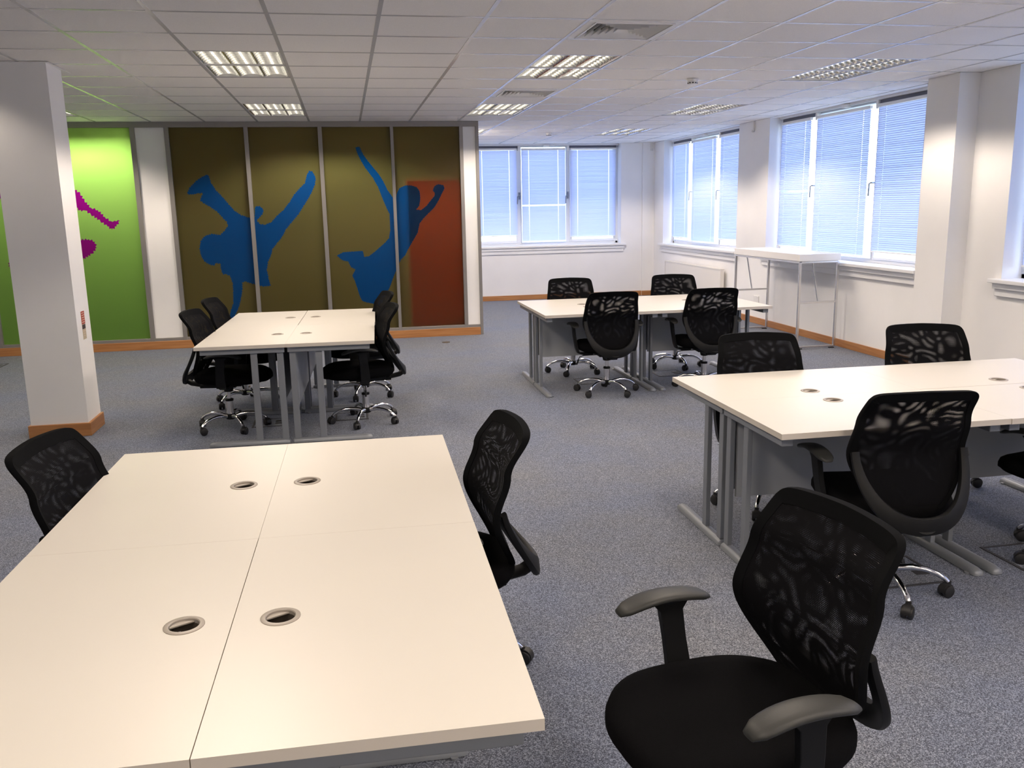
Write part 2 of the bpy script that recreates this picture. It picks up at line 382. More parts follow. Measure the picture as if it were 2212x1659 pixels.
b = MB(); b.box((XL - .3, YF - .3, 0), (XL, YB + .3, 2.95)); struct(obj('wall_left', b, M_WALL), 'white wall closing the left side of the office', 'wall')
b = MB(); b.box((XL, YF - .3, 0), (XR, YF, 2.95)); struct(obj('wall_front', b, M_WALL), 'white wall behind the viewpoint', 'wall')
# boxed pilasters
b = MB(); b.box((5.232, 6.98, 0), (XR, 7.40, CEIL)); struct(obj('wall_pilaster', b, M_WALL), 'white boxed pilaster on the window wall between two windows', 'pilaster')
b = MB(); b.box((5.21, YB - .03, 0), (XR, YB, CEIL)); struct(obj('wall_corner', b, M_WALL), 'shallow white boxing in the far right corner', 'pilaster')
# skirting boards
def skirt(name, a, c, label, hgt=.085):
    b = MB(); b.box(a, c); struct(obj(name, b, M_SKIRT, bevel=.003), label, 'skirting board')
skirt('baseboard_back', (1.66, YB - .016, 0), (5.21, YB, .085), 'oak skirting board along the back wall')
b = MB(); b.box((XR - .016, 7.40, 0), (XR, YB - .03, .085)); b.box((XR - .016, YF, 0), (XR, 6.98, .085)); b.box((5.216, 6.964, 0), (5.232, 7.416, .085))
b.box((5.216, 6.964, 0), (XR, 6.98, .085)); b.box((5.216, 7.40, 0), (XR, 7.416, .085)); b.box((5.21, YB - .046, 0), (XR, YB - .03, .085))
struct(obj('baseboard_right', b, M_SKIRT, bevel=.003), 'oak skirting board along the window wall', 'skirting board')
skirt('baseboard_left', (XL, YF, 0), (XL + .016, PY, .085), 'oak skirting board along the left wall')
# free standing column
b = MB(); b.box((-2.375, 6.86, 0), (-1.975, 7.20, CEIL)); b.box((-2.39, 6.845, CEIL - .006), (-1.955, 7.36, CEIL - .001))
struct(obj('wall_column', b, M_WALL), 'square white column standing free at the left', 'column')
b = MB(); b.box((-2.393, 6.842, 0), (-1.957, 7.218, .10))
struct(obj('baseboard_column', b, M_SKIRT, bevel=.004), 'oak skirting round the foot of the white column', 'skirting board')
s = empty('safety_label', (-1.9745, 7.02, .72)); tag(s, 'narrow red and white safety sticker on the side of the white column', 'sticker')
def card(name, y0, z0, y1, z1, m, parent, x=0., t=.0008):
    b = MB(); b.box((x, y0, z0), (x + t, y1, z1)); return obj(name, b, m, parent)
card('backing', -.042, -.01, .042, .20, mat('sticker_paper', srgb(196, 184, 160), .5), s)
card('warning_panel', -.042, .105, .042, .20, mat('sticker_red', srgb(176, 48, 34), .45), s, .0008)
card('symbol_panel', -.040, .068, .040, .10, mat('sticker_grey', srgb(70, 62, 62), .5), s, .0008)
b = MB()
for k in range(5):
    zz = .187 - k * .017
    x = -.034
    while x < .03:
        w_ = random.uniform(.008, .018); b.box((.0016, x, zz - .0045), (.0022, min(x + w_, .036), zz + .0045)); x += w_ + .006
for k in range(3):
    b.box((.0008, -.03 + .004 * k, .05 - k * .018), (.0014, .028 - .006 * k, .054 - k * .018))
obj('print', b, mat('sticker_print', srgb(226, 200, 180), .5), s)

# ---- windows
def trim_box(b, a, c): b.box(a, c)
def make_window(T, u0, u1, mull, name, label):
    hm, sw = (.026, .045) if T is TB else (.015, .024)
    root = empty(name); root.matrix_world = T; struct(root, label, 'window')
    yg = .19; zb, zt = .965, 2.655
    # reveal board, sill
    b = MB()
    b.box((u0 - .07, -.075, .912), (u1 + .07, .30, .945)); b.box((u0 - .045, -.045, .862), (u1 + .045, 0, .912)); b.box((u0 - .035, -.025, .80), (u1 + .035, 0, .862))
    obj('window_sill', b, M_REVEAL, root, bevel=.005)
    b = MB()
    for a, c in ((u0, u0 + .008), (u1 - .008, u1)): b.box((a, .0, .945), (c, .30, ZT))
    obj('reveal_lining', b, M_REVEAL, root)
    b = MB()
    b.box((u0 + .008, yg, .945), (u0 + .05, yg + .09, ZT)); b.box((u1 - .05, yg, .945), (u1 - .008, yg + .09, ZT))
    b.box((u0 + .008, yg, .945), (u1 - .008, yg + .09, .985)); b.box((u0 + .008, yg, 2.635), (u1 - .008, yg + .09, ZT))
    b.box((u0 + .008, yg - .06, 2.645), (u1 - .008, yg, ZT))
    for m in mull: b.box((m - hm, yg, .985), (m + hm, yg + .09, 2.635))
    obj('window_frame', b, M_WIN, root, bevel=.003)
    e = [u0 + .05, *[m for m in mull], u1 - .05]
    for k in range(3):
        a, c = e[k] + (hm if k else 0), e[k + 1] - (hm if k < 2 else 0)
        z0, z1 = .985, 2.635
        w = sw
        if k == 1: w = .012
        b = MB()
        b.box((a, yg - .012, z0), (a + w, yg + .05, z1)); b.box((c - w, yg - .012, z0), (c, yg + .05, z1))
        b.box((a + w, yg - .012, z0), (c - w, yg + .05, z0 + w)); b.box((a + w, yg - .012, z1 - w), (c - w, yg + .05, z1))
        sash = obj('sash', b, M_WIN if k == 1 else [M_WIN, M_WINGREY][0], root, bevel=.003)
        b = MB(); b.box((a + w, yg + .02, z0 + w), (c - w, yg + .024, z1 - w)); obj('glass', b, M_GLASS, sash)
        if k != 1:
            b = MB(); b.box((a, yg - .03, z1 - .03), (c, yg - .012, z1 + .012)); obj('sash_shade_strip', b, M_WINGREY, sash)  # dark strip paints the backlit shade along the sash top
    for m in mull:
        b = MB(); b.box((m - .012, yg - .016, 1.74), (m + .012, yg, 1.86))
        b.tube([(m, yg - .015, 1.80), (m, yg - .055, 1.80), (m - .02, yg - .06, 1.80), (m - .045, yg - .06, 1.79), (m - .05, yg - .06, 1.66)], .009, 8)
        obj('window_handle', b, M_HANDLE, root, smooth=40)
        b = MB(); b.box((m - .02, yg - .05, 2.56), (m + .02, yg, 2.645)); obj('hinge_cover', b, M_PLATE, root)
    mid = (u0 + u1) / 2
    b = MB(); b.box((mid - .05, yg - .10, 2.63), (mid + .05, yg - .04, 2.665)); obj('head_bracket', b, M_PLATE, root, bevel=.003)
    return e, yg
def make_blind(T, a, c, yg, zbot, tilt, label, group, fallen=None):
    """venetian blind hung in front of one sash, closed slats with ladder cord holes"""
    root = empty('venetian_blind'); root.matrix_world = T @ Matrix.Translation(((a + c) / 2, yg - .045, 0))
    tag(root, label, 'blind', group)
    w = (c - a) / 2; zt = 2.592
    b = MB(); b.box((-w, -.018, zt - .02), (w, .018, zt + .012)); b.box((-w + .05, -.020, zt - .005), (-w + .1, -.018, zt + .006)); obj('headrail', b, M_PLATE, root, bevel=.002)
    b = MB(); p = .0215; n = int((zt - .03 - zbot - .015) / p)
    lad = [-w + min(.13, w * .4), w - min(.13, w * .4)]
    for i in range(n):
        z = zt - .035 - i * p
        tl = tilt + random.uniform(-.03, .03)
        if fallen and abs(i - fallen) < 1: tl = radians(20)
        dz, dy = .0150 * sin(tl), .0150 * cos(tl)
        # four rows across the slat, the middle one has the punched cord holes
        ys = [-1, -.45, .1, 1]; crown = [0, .0022, .0026, 0]
        rows = [(s_ * dy - crown[q] * sin(tl), -s_ * dz * 1. + crown[q] * cos(tl)) for q, s_ in enumerate(ys)]
        sag = random.uniform(-.0012, .0012)
        def quad(x0, x1, q):
            (ya, za), (yb, zb_) = rows[q], rows[q + 1]
            b.add([(x0, ya, z + za + sag), (x1, ya, z + za + sag), (x1, yb, z + zb_ + sag), (x0, yb, z + zb_ + sag)], [(0, 1, 2, 3)])
        quad(-w, w, 0); quad(-w, w, 2)
        x = -w
        for l in lad: quad(x, l - .0045, 1); x = l + .0045
        quad(x, w, 1)
    obj('slats', b, M_SLAT, root)
    zb2 = zt - .035 - n * p
    b = MB(); b.box((-w, -.011, zb2 - .006), (w, .011, zb2 + .006)); obj('bottom_rail', b, M_PLATE, root, bevel=.002)
    for l in lad:
        b = MB(); b.cyl((l, -.013, zt - .02), (l, -.013, zb2), .0008, n=5); obj('ladder_cord', b, M_PLATE, root)
    return root
names = {'window_1': 'three-pane white framed window in the far back wall', 'window_2': 'three-pane window nearest the far corner of the window wall',
         'window_3': 'three-pane window behind the high table on the window wall', 'window_4': 'window of the right wall cut by the photo edge',
         'window_5': 'window of the right wall beside the viewpoint'}
WH = {'window_1': 'back wall window', 'window_2': 'far window of the right wall', 'window_3': 'window behind the high table', 'window_4': 'window at the right photo edge', 'window_5': 'window beside the viewpoint'}
POS = {'window_1': ('left', 'middle', 'right'), 'window_2': ('left', 'middle', 'right'), 'window_3': ('left', 'middle', 'right'), 'window_4': ('left', 'middle', 'right'), 'window_5': ('left', 'middle', 'right')}
EXTRA = {('window_1', 0): 'daylight showing under it', ('window_1', 1): 'bright gap at mid height', ('window_1', 2): 'wavy slats',
         ('window_2', 2): 'raised slightly', ('window_3', 0): 'one turned slat'}
for T, u0, u1, mull, nm in WINS:
    e, yg = make_window(T, u0, u1, mull, nm, names[nm])
    GAP = .052 if T is TB else .11
    for k in range(3):
        a, c = e[k], e[k + 1]
        a2, c2 = (a + .012, c - GAP) if k == 0 else ((a + .035, c - GAP) if k == 1 else (a + .040, c - .012))
        zb = {0: 1.03, 1: .985, 2: 1.05}[k]
        if (nm, k) == ('window_1', 0): zb = 1.09
        if (nm, k) == ('window_2', 2): zb = 1.06
        fall = {('window_1', 1): 43, ('window_3', 0): 38}.get((nm, k))
        ex = EXTRA.get((nm, k), 'closed pale slats')
        lab = 'white venetian blind, %s pane of the %s, %s' % (POS[nm][k], WH[nm], ex)
        if nm == 'window_4' or nm == 'window_5': lab = 'white venetian blind, %s pane of the %s' % (POS[nm][k], WH[nm])
        make_blind(T, a2, c2, yg, zb, radians(61), lab, 'venetian blinds on the %s' % WH[nm], fall)
# small wall fixings near the ceiling
for (x, y, rz, lab) in ((5.36, YB - .027, 0, 'small white cable bracket high in the far right corner'), (XR + .003, 11.25, -pi / 2, 'small white cable bracket high on the pier between the windows')):
    r = empty('cable_bracket', (x, y, 2.55), rz); tag(r, lab, 'bracket', 'small wall brackets')
    b = MB(); b.box((-.012, -.03, 0), (.012, 0, .12)); obj('arm', b, M_PLATE, r, bevel=.003)
    b = MB(); b.lathe([(.018, 0), (.022, .006), (.022, .03), (.016, .036)], (0, -.03, -.02), 14); obj('knob', b, M_PLATE, r, smooth=40)

# ---- glazed partition
def in_poly(p, poly):
    x, y = p; ins = False; n = len(poly)
    for i in range(n):
        x1, y1 = poly[i]; x2, y2 = poly[(i + 1) % n]
        if (y1 > y) != (y2 > y) and x < (x2 - x1) * (y - y1) / (y2 - y1) + x1: ins = not ins
    return ins
def halftone(poly, amp, step):
    """resample the printed outline with the small steps of its coarse raster print"""
    out = []
    for i in range(len(poly)):
        a, c = Vector(poly[i]), Vector(poly[(i + 1) % len(poly)])
        L = (c - a).length; n = max(1, int(L / step)); nn = Vector((c.y - a.y, a.x - c.x)).normalized() if L > 1e-6 else Vector((0, 0))
        for k in range(n):
            s_ = amp * (1 if k % 2 else -1) if k else 0
            out.append(tuple(a + (c - a) * k / n + nn * s_))
    return out
PZ0, PZ1 = .13, 2.615
def glass_panel(root, x0, x1, figs, mats, lab, figlab):
    pts = [Vector(p) for p in ((x0, PZ0), (x1, PZ0), (x1, PZ1), (x0, PZ1))]; edges = [(0, 1), (1, 2), (2, 3), (3, 0)]
    for fg in figs:
        b0 = len(pts); pts += [Vector(p) for p in fg]; edges += [(b0 + k, b0 + (k + 1) % len(fg)) for k in range(len(fg))]
    V, E, F = delaunay_2d_cdt(pts, edges, [], 0, 1e-6)[:3]
    A, B = MB(), MB(); fa, fb = [], []
    for f in F:
        c = sum((V[i] for i in f), Vector((0, 0))) / len(f)
        if not (x0 < c.x < x1 and PZ0 < c.y < PZ1): continue
        (fb if any(in_poly(c, g) for g in figs) else fa).append(f)
    vs = [(p.x, PY + .03, p.y) for p in V]
    for mb, ff in ((A, fa), (B, fb)):
        used = sorted({i for f in ff for i in f}); ix = {o: k for k, o in enumerate(used)}
        mb.add([vs[i] for i in used], [tuple(ix[i] for i in f) for f in ff])
    g = obj('glazed_panel', A, mats[0], root); g['label'] = lab
    if fb:
        q = obj('printed_figure', B, mats[1], g); q['label'] = figlab
part = empty('wall_middle', (0, 0, 0)); struct(part, 'glazed partition with green and olive printed panels and grey metal frame', 'partition')
FA, FB, FC = halftone(FIG_A, .006, .012), halftone(FIG_B, .003, .012), halftone(FIG_C, .011, .016)
glass_panel(part, -5.75, -4.09, [], (M_GREEN, M_PINK), 'plain green glass panel', '')
glass_panel(part, -4.05, -2.40, [FC], (M_GREEN, M_PINK), 'bright green printed glass panel', 'magenta print of a leaping figure')
for x0, x1, fg in ((-1.97, -1.122, FA), (-1.074, -.26, FA), (-.211, .606, FB), (.645, 1.457, FB)):
    glass_panel(part, x0, x1, [fg], (M_OLIVE, M_BLUE), 'olive brown printed glass panel', 'blue silhouette print of a dancer')
b = MB(); b.box((-2.345, PY + .02, .11), (-2.02, PY + .08, 2.62)); b.box((1.503, PY + .02, .11), (1.662, PY + .08, 2.62)); b.box((XL, PY + .02, .11), (-5.79, PY + .08, 2.62))
obj('infill_panel', b, M_WALL, part)
for x0, x1 in ((-5.79, -5.75), (-4.09, -4.05), (-2.40, -2.345), (-2.02, -1.97), (-1.122, -1.074), (-.26, -.211), (.606, .645), (1.457, 1.503), (1.662, 1.70)):
    b = MB(); b.box((x0, PY - .008, .09 if x0 < 1.6 else 0), (x1, PY + .09, 2.62)); obj('post', b, M_ALU, part, bevel=.003)
b = MB(); b.box((XL, PY - .008, 2.61), (1.70, PY + .09, CEIL)); obj('head_rail', b, M_ALU, part, bevel=.003)
b = MB(); b.box((XL, PY - .004, .095), (1.662, PY + .09, .135)); obj('bottom_rail', b, M_ALU, part, bevel=.003)
b = MB(); b.box((XL, PY - .018, 0), (1.662, PY + .10, .098)); struct(obj('baseboard_middle', b, M_SKIRT, bevel=.003), 'oak skirting board below the printed glass partition', 'skirting board')
b = MB(); b.box((1.58, PY + .12, 0), (1.69, YB, CEIL + .2)); struct(obj('wall_side', b, M_WALL), 'white side wall of the room behind the partition', 'wall')
b = MB(); b.box((-2.24, PY + .12, 0), (-2.14, YB, CEIL + .2)); struct(obj('wall_between', b, M_WALL), 'white wall between the two rooms behind the partition', 'wall')
# orange board leaning behind the last olive panel
b = MB(); b.box((.775, PY + .052, .14), (1.455, PY + .056, 1.975)); tag(obj('orange_board', b, M_ORANGE), 'tall orange red board seen through the right-hand olive glass panel', 'board')

# ---- ceiling fittings
def make_light():
    r = empty('ceiling_light')
    x0, y0 = -.288, -.588
    b = MB()
    b.box((-.3 + .012, -.6 + .012, .006), (.3 - .012, -.6 + .02, .09)); b.box((-.288, .58, .006), (.288, .588, .09))
    b.box((-.288, -.588, .006), (-.28, .588, .09)); b.box((.28, -.588, .006), (.288, .588, .09)); b.box((-.288, -.588, .09), (.288, .588, .10))
    obj('housing', b, M_PLATE, r)
    b = MB()
    for k in range(4):   # curved ridges between the lamps
        x = -.28 + k * .56 / 3
        prof = []
        for s_ in range(9):
            t = s_ / 8 * 2 - 1
            prof.append((x + .042 * t * (1), .004 + .07 * (abs(t)) ** 1.6))
        prof = [(max(-.28, min(.28, px)), pz) for px, pz in prof]
        b.rings([[(px, -.575, pz) for px, pz in prof], [(px, .575, pz) for px, pz in prof]], cap=False, closed=False)
    obj('reflector', b, M_LOUV, r, smooth=50)
    b = MB()
    for k in range(15):
        y = -.56 + k * .08
        for q in range(3):
            xa = -.28 + q * .56 / 3 + .012; xb = xa + .56 / 3 - .024
            n = 6
            top = [(xa + (xb - xa) * i / n, y, .045 + .0) for i in range(n + 1)]
            bot = [(xa + (xb - xa) * i / n, y, .004 + .022 * (1 - (2 * i / n - 1) ** 2)) for i in range(n + 1)]
            for i in range(n):
                vs = [bot[i], bot[i + 1], top[i + 1], top[i]]
                b.add([(p[0], p[1] - .004, p[2]) for p in vs[:2]] + [(p[0], p[1] + .001, p[2]) for p in vs[2:]], [(0, 1, 2, 3)])
                b.add([(p[0], p[1] + .004, p[2]) for p in vs[:2]] + [(p[0], p[1] + .001, p[2]) for p in vs[2:]], [(3, 2, 1, 0)])
    obj('louvre_blades', b, M_LOUV, r, smooth=50)
    for q in range(3):
        b = MB(); x = -.28 + (q + .5) * .56 / 3; b.cyl((x, -.57, .066), (x, .57, .066), .008, n=10)
        obj('tube', b, M_TUBE, r, smooth=40)
    L = bpy.data.lights.new('tube_light', 'AREA'); L.shape = 'RECTANGLE'; L.size = .5; L.size_y = 1.1
    L.color = LAMP_COL; L.energy = LAMP_W; L.use_nodes = True
    nt = L.node_tree; em = nt.nodes['Emission']; ge = nt.nodes.new('ShaderNodeNewGeometry')      # batwing distribution of a louvred fitting
    dt = nt.nodes.new('ShaderNodeVectorMath'); dt.operation = 'DOT_PRODUCT'; nt.links.new(ge.outputs['Incoming'], dt.inputs[0]); nt.links.new(ge.outputs['Normal'], dt.inputs[1])
    ab = nt.nodes.new('ShaderNodeMath'); ab.operation = 'ABSOLUTE'; nt.links.new(dt.outputs['Value'], ab.inputs[0])
    mr = nt.nodes.new('ShaderNodeMapRange'); mr.interpolation_type = 'SMOOTHSTEP'; mr.inputs['From Min'].default_value = CUT0; mr.inputs['From Max'].default_value = CUT1; nt.links.new(ab.outputs[0], mr.inputs['Value'])
    pw = nt.nodes.new('ShaderNodeMath'); pw.operation = 'POWER'; nt.links.new(ab.outputs[0], pw.inputs[0]); pw.inputs[1].default_value = -1.4
    ml = nt.nodes.new('ShaderNodeMath'); ml.operation = 'MULTIPLY'; nt.links.new(mr.outputs[0], ml.inputs[0]); nt.links.new(pw.outputs[0], ml.inputs[1]); nt.links.new(ml.outputs[0], em.inputs['Strength'])
    lo = bpy.data.objects.new('tube_light', L); COL.objects.link(lo); lo.parent = r; lo.location = (0, 0, -.002)
    return r
LL = {(-1, 2): 'recessed louvred ceiling light above the left desk cluster, nearer of two', (-1, 7): 'recessed louvred ceiling light next to the olive partition, farther of two on the left',
      (3, 2): 'recessed louvred ceiling light between the two square air vents', (3, 7): 'recessed louvred ceiling light just past the farther air vent',
      (3, 12): 'recessed louvred ceiling light farthest along the vent row by the back window', (7, 2): 'brightly reflecting louvred ceiling light nearest the window wall windows',
      (7, 7): 'louvred ceiling light before the pier between the two right windows', (7, 12): 'louvred ceiling light nearest the far right corner', (-5, 7): 'louvred ceiling light peeping out behind the white column'}
proto = make_light()
for n_, (c, r_) in enumerate(LIGHTS):
    o = proto if n_ == 0 else copy_tree(proto)
    o.location = (GX + .6 * c + .3, GY + .6 * r_ + .6, CEIL)
    tag(o, LL.get((c, r_), 'louvred ceiling light, %s row, %s column' % (['behind the viewpoint', 'above the viewpoint', 'over the front desks', 'middle', 'far', 'last'][(r_ + 13) // 5], ['far left', 'left', 'centre left', 'centre', 'right'][(c + 9) // 4])), 'ceiling light', 'louvred ceiling lights')
    if (c, r_) in ((-5, 12), (-1, 12)):
        L = o.children[-1]
        for ch in o.children:
            if ch.type == 'LIGHT': ch.data = ch.data.copy(); ch.data.energy = LAMP_W * BACK_F[(c, r_)]; ch.data.color = (.9, 1., .95)
            
    elif c >= 3 and r_ >= 2 and (c, r_) != (3, 2):      # extra output added on the window side to brighten the walls
        for ch in o.children:
            if ch.type == 'LIGHT': ch.data = ch.data.copy(); ch.data.energy = LAMP_W * (1.25 if r_ > 2 else 1.0)
    if (c, r_) == (-5, 12): o.location = (-2.95, PY + .60, CEIL); o.rotation_euler = (0, 0, pi / 2)
    if (c, r_) == (-1, 12): o.location = (-.15, PY + 1.0, CEIL); o.rotation_euler = (0, 0, pi / 2)
def make_vent():
    r = empty('air_vent')
    b = MB()
    for a, c in (((-.29, -.29, 0), (.29, -.235, .008)), ((-.29, .235, 0), (.29, .29, .008)), ((-.29, -.235, 0), (-.235, .235, .008)), ((.235, -.235, 0), (.29, .235, .008))): b.box(a, c)
    for a, c in (((-.3, -.3, .004), (.3, -.29, .012)), ((-.3, .29, .004), (.3, .3, .012)), ((-.3, -.29, .004), (-.29, .29, .012)), ((.29, -.29, .004), (.3, .29, .012))): b.box(a, c)
    b.box((-.245, -.245, -.008), (.245, -.235, .006)); b.box((-.245, .235, -.008), (.245, .245, .006)); b.box((-.245, -.235, -.008), (-.235, .235, .006)); b.box((.235, -.235, -.008), (.245, .235, .006))
    obj('frame', b, M_VENT, r)
    b = MB()   # four-way cones
    for k in range(6):
        o_, i_ = .232 - k * .036, .232 - k * .036 - .022
        za, zb = -.004 , .03
        for q in range(4):
            R = Matrix.Rotation(q * pi / 2, 4, 'Z')
            b.add([(-o_, -o_, za), (o_, -o_, za), (i_, -i_, zb), (-i_, -i_, zb)], [(0, 1, 2, 3)], 0, R)
            b.add([(-o_, -o_, za + .002), (o_, -o_, za + .002), (i_, -i_, zb + .002), (-i_, -i_, zb + .002)], [(3, 2, 1, 0)], 0, R)
    obj('vanes', b, M_VENT, r)
    b = MB(); b.box((-.29, -.29, .10), (.29, .29, .11)); b.box((-.29, -.29, .01), (-.285, .29, .10)); b.box((.285, -.29, .01), (.29, .29, .10)); b.box((-.285, -.29, .01), (.285, -.285, .10)); b.box((-.285, .285, .01), (.285, .29, .10))
    obj('duct_box', b, M_VDARK, r)
    return r
v0 = make_vent()
for n_, (c, r_) in enumerate(VENTS):
    o = v0 if n_ == 0 else copy_tree(v0)
    o.location = (GX + .6 * c + .3, GY + .6 * r_ + .3, CEIL)
    tag(o, ['square four-way air vent in the ceiling, the nearer and larger looking one', 'square four-way air vent between two ceiling lights, the farther one'][n_], 'air vent', 'square ceiling air vents')
def detector(x, y, s_, lab):
    r = empty('smoke_detector', (x, y, CEIL)); tag(r, lab, 'smoke detector')
    b = MB(); b.lathe([(.05 * s_, 0), (.052 * s_, -.012), (.046 * s_, -.02)], n=28); obj('base', b, M_PLATE, r, smooth=40)
    b = MB(); b.lathe([(.044 * s_, -.02), (.042 * s_, -.034), (.036 * s_, -.046), (.02 * s_, -.05)], n=28); obj('head', b, M_PLATE, r, smooth=40)
    b = MB()
    for k in range(10):
        a = k * 2 * pi / 10; R = Matrix.Rotation(a, 4, 'Z'); b.box((.036 * s_, -.007, -.041), (.0425 * s_, .007, -.032), 0, R)
    obj('slots', b, M_VDARK, r)
detector(3.01, 7.457, 1.0, 'round white smoke detector on the ceiling before the pier')
detector(3.02, 12.97, .9, 'tiny round ceiling detector far off in front of the back window')

# ---- radiator, socket, high table
r = empty('radiator', (XR - .062, 13.15, 0)); tag(r, 'cream panel radiator under the far window of the right wall', 'radiator')
b = MB(); b.box((-.03, -1.13, .16), (-.01, 1.13, .66)); b.box((.005, -1.13, .16), (.02, 1.13, .66))
obj('panel', b, M_RAD, r, bevel=.003)
b = MB(); b.box((-.036, -1.14, .655), (.03, 1.14, .672)); b.box((-.034, -1.142, .17), (.026, -1.134, .66)); b.box((-.034, 1.134, .17), (.026, 1.142, .66)); obj('top_grille', b, M_RAD, r)
b = MB(); b.cyl((-.01, -1.17, .0), (-.01, -1.17, .19), .008, n=10); b.cyl((-.01, -1.17, .18), (-.01, -1.13, .18), .01, n=10); b.lathe([(.016, 0), (.018, .02), (.018, .06), (.012, .07)], (-.01, -1.17, .19), 14); obj('valve', b, M_PLATE, r, smooth=40)
for k in (-1, 1):
    b = MB(); b.box((.02, k * .9 - .02, .2), (.06, k * .9 + .02, .6)); obj('wall_bracket', b, M_RAD, r)
r = empty('wall_socket', (XR, 11.02, .33)); tag(r, 'white wall socket low on the pier behind the high table', 'socket')
b = MB(); b.box((-.010, -.075, -.045), (0, .075, .045)); obj('face_plate', b, M_PLATE, r, bevel=.003)
b = MB()
for s_ in (-.035, .035): b.box((-.014, s_ - .012, .018), (-.010, s_ + .012, .034))
obj('rocker_switch', b, M_PLATE, r, bevel=.001)

r = empty('high_table', (5.10, 9.69, 0)); tag(r, 'tall white table with thick top on chrome frames by the window wall', 'table')
hx, hy, ht = .245, .83, 1.05
b = MB(); b.box((-hx, -hy, ht - .075), (hx, hy, ht)); obj('tabletop', b, M_HIGH, r, bevel=.002)
t = .0125
def sq(b, p, q, t=.0125):
    p, q = Vector(p), Vector(q); d = (q - p).normalized(); a = Vector((0, 0, 1)) if abs(d.z) < .9 else Vector((1, 0, 0))
    u = a.cross(d).normalized() * t; w = d.cross(u).normalized() * t
    b.rings([[x + u + w, x - u + w, x - u - w, x + u - w] for x in (p, q)])
for sy in (-1, 1):
    y = sy * (hy - .02); zt = ht - .075 - t
    b = MB(); sq(b, (-hx + .02, y, .02), (-hx + .02, y, zt)); obj('leg', b, M_CHROME2, r, bevel=.002)
    b = MB(); sq(b, (hx - .02, y, .02), (hx - .02, y, zt)); obj('leg', b, M_CHROME2, r, bevel=.002)
    b = MB()
    for z in (.022, .52, zt):
        b = MB(); sq(b, (-hx + .03, y, z), (hx - .03, y, z), .0105); obj('end_rail', b, M_CHROME2, r, bevel=.002)
    b = MB(); b.cyl((.005, y, .52), (-.08 , y, zt), .008, n=10); obj('strut', b, M_CHROME, r, smooth=40)
for sx in (-1, 1):
    b = MB(); sq(b, (sx * (hx - .02), -hy + .03, zt), (sx * (hx - .02), hy - .03, zt), .011); obj('side_rail', b, M_CHROME2, r, bevel=.002)
    for sy in (-1, 1):
        b = MB(); b.box((sx * (hx - .05) - .03, sy * (hy - .02) - .012, 0), (sx * (hx - .05) + .03, sy * (hy - .02) + .012, .009)); obj('foot_pad', b, M_RUBBER, r)
# ---- floor boxes
def floor_box(x, y, s_, rz, lab):
    r = empty('floor_box', (x, y, 0), rz); tag(r, lab, 'floor outlet box')
    h_ = s_ / 2; b = MB()
    for a, c in (((-h_, -h_, 0), (h_, -h_ + .014, .004)), ((-h_, h_ - .014, 0), (h_, h_, .004)), ((-h_, -h_ + .014, 0), (-h_ + .014, h_ - .014, .004)), ((h_ - .014, -h_ + .014, 0), (h_, h_ - .014, .004))): b.box(a, c)
    obj('rim', b, M_BOXLID, r, bevel=.001)
    b = MB(); b.box((-h_ + .017, -h_ + .017, 0), (h_ - .017, h_ - .017, .003)); obj('lid', b, M_CARPET, r)
    b = MB(); b.box((h_ - .09, -.06, .003), (h_ - .03, -.015, .006)); b.box((h_ - .09, .015, .003), (h_ - .03, .06, .006)); obj('cable_flap', b, M_BOXLID, r, bevel=.001)
floor_box(-.03, 6.95, .26, 0, 'floor outlet box under the left desk cluster, right-hand one by the chair base')
floor_box(-.66, 6.90, .26, 0, 'floor outlet box under the left desk cluster, left-hand one behind the legs')
floor_box(2.20, 7.80, .28, 0, 'floor outlet box under the far desk cluster, left-hand one')
floor_box(3.02, 7.95, .28, 0, 'floor outlet box under the far desk cluster, right-hand one')
floor_box(2.33, 3.27, .30, 0, 'floor outlet box under the right desk cluster beside the chair caster')
floor_box(3.02, 3.28, .30, 0, 'floor outlet box under the right desk cluster at the photo edge')
floor_box(-3.95, 10.45, .28, 0, 'floor outlet box near the green partition by the left photo edge')
b = MB(); b.lathe([(.05, 0), (.05, .004), (.04, .006), (.0, .006)], n=28); o = obj('floor_disc', b, M_BRASS, smooth=40, loc=(1.144, 10.62, 0)); tag(o, 'small round metal cap in the carpet before the partition end', 'floor cap')
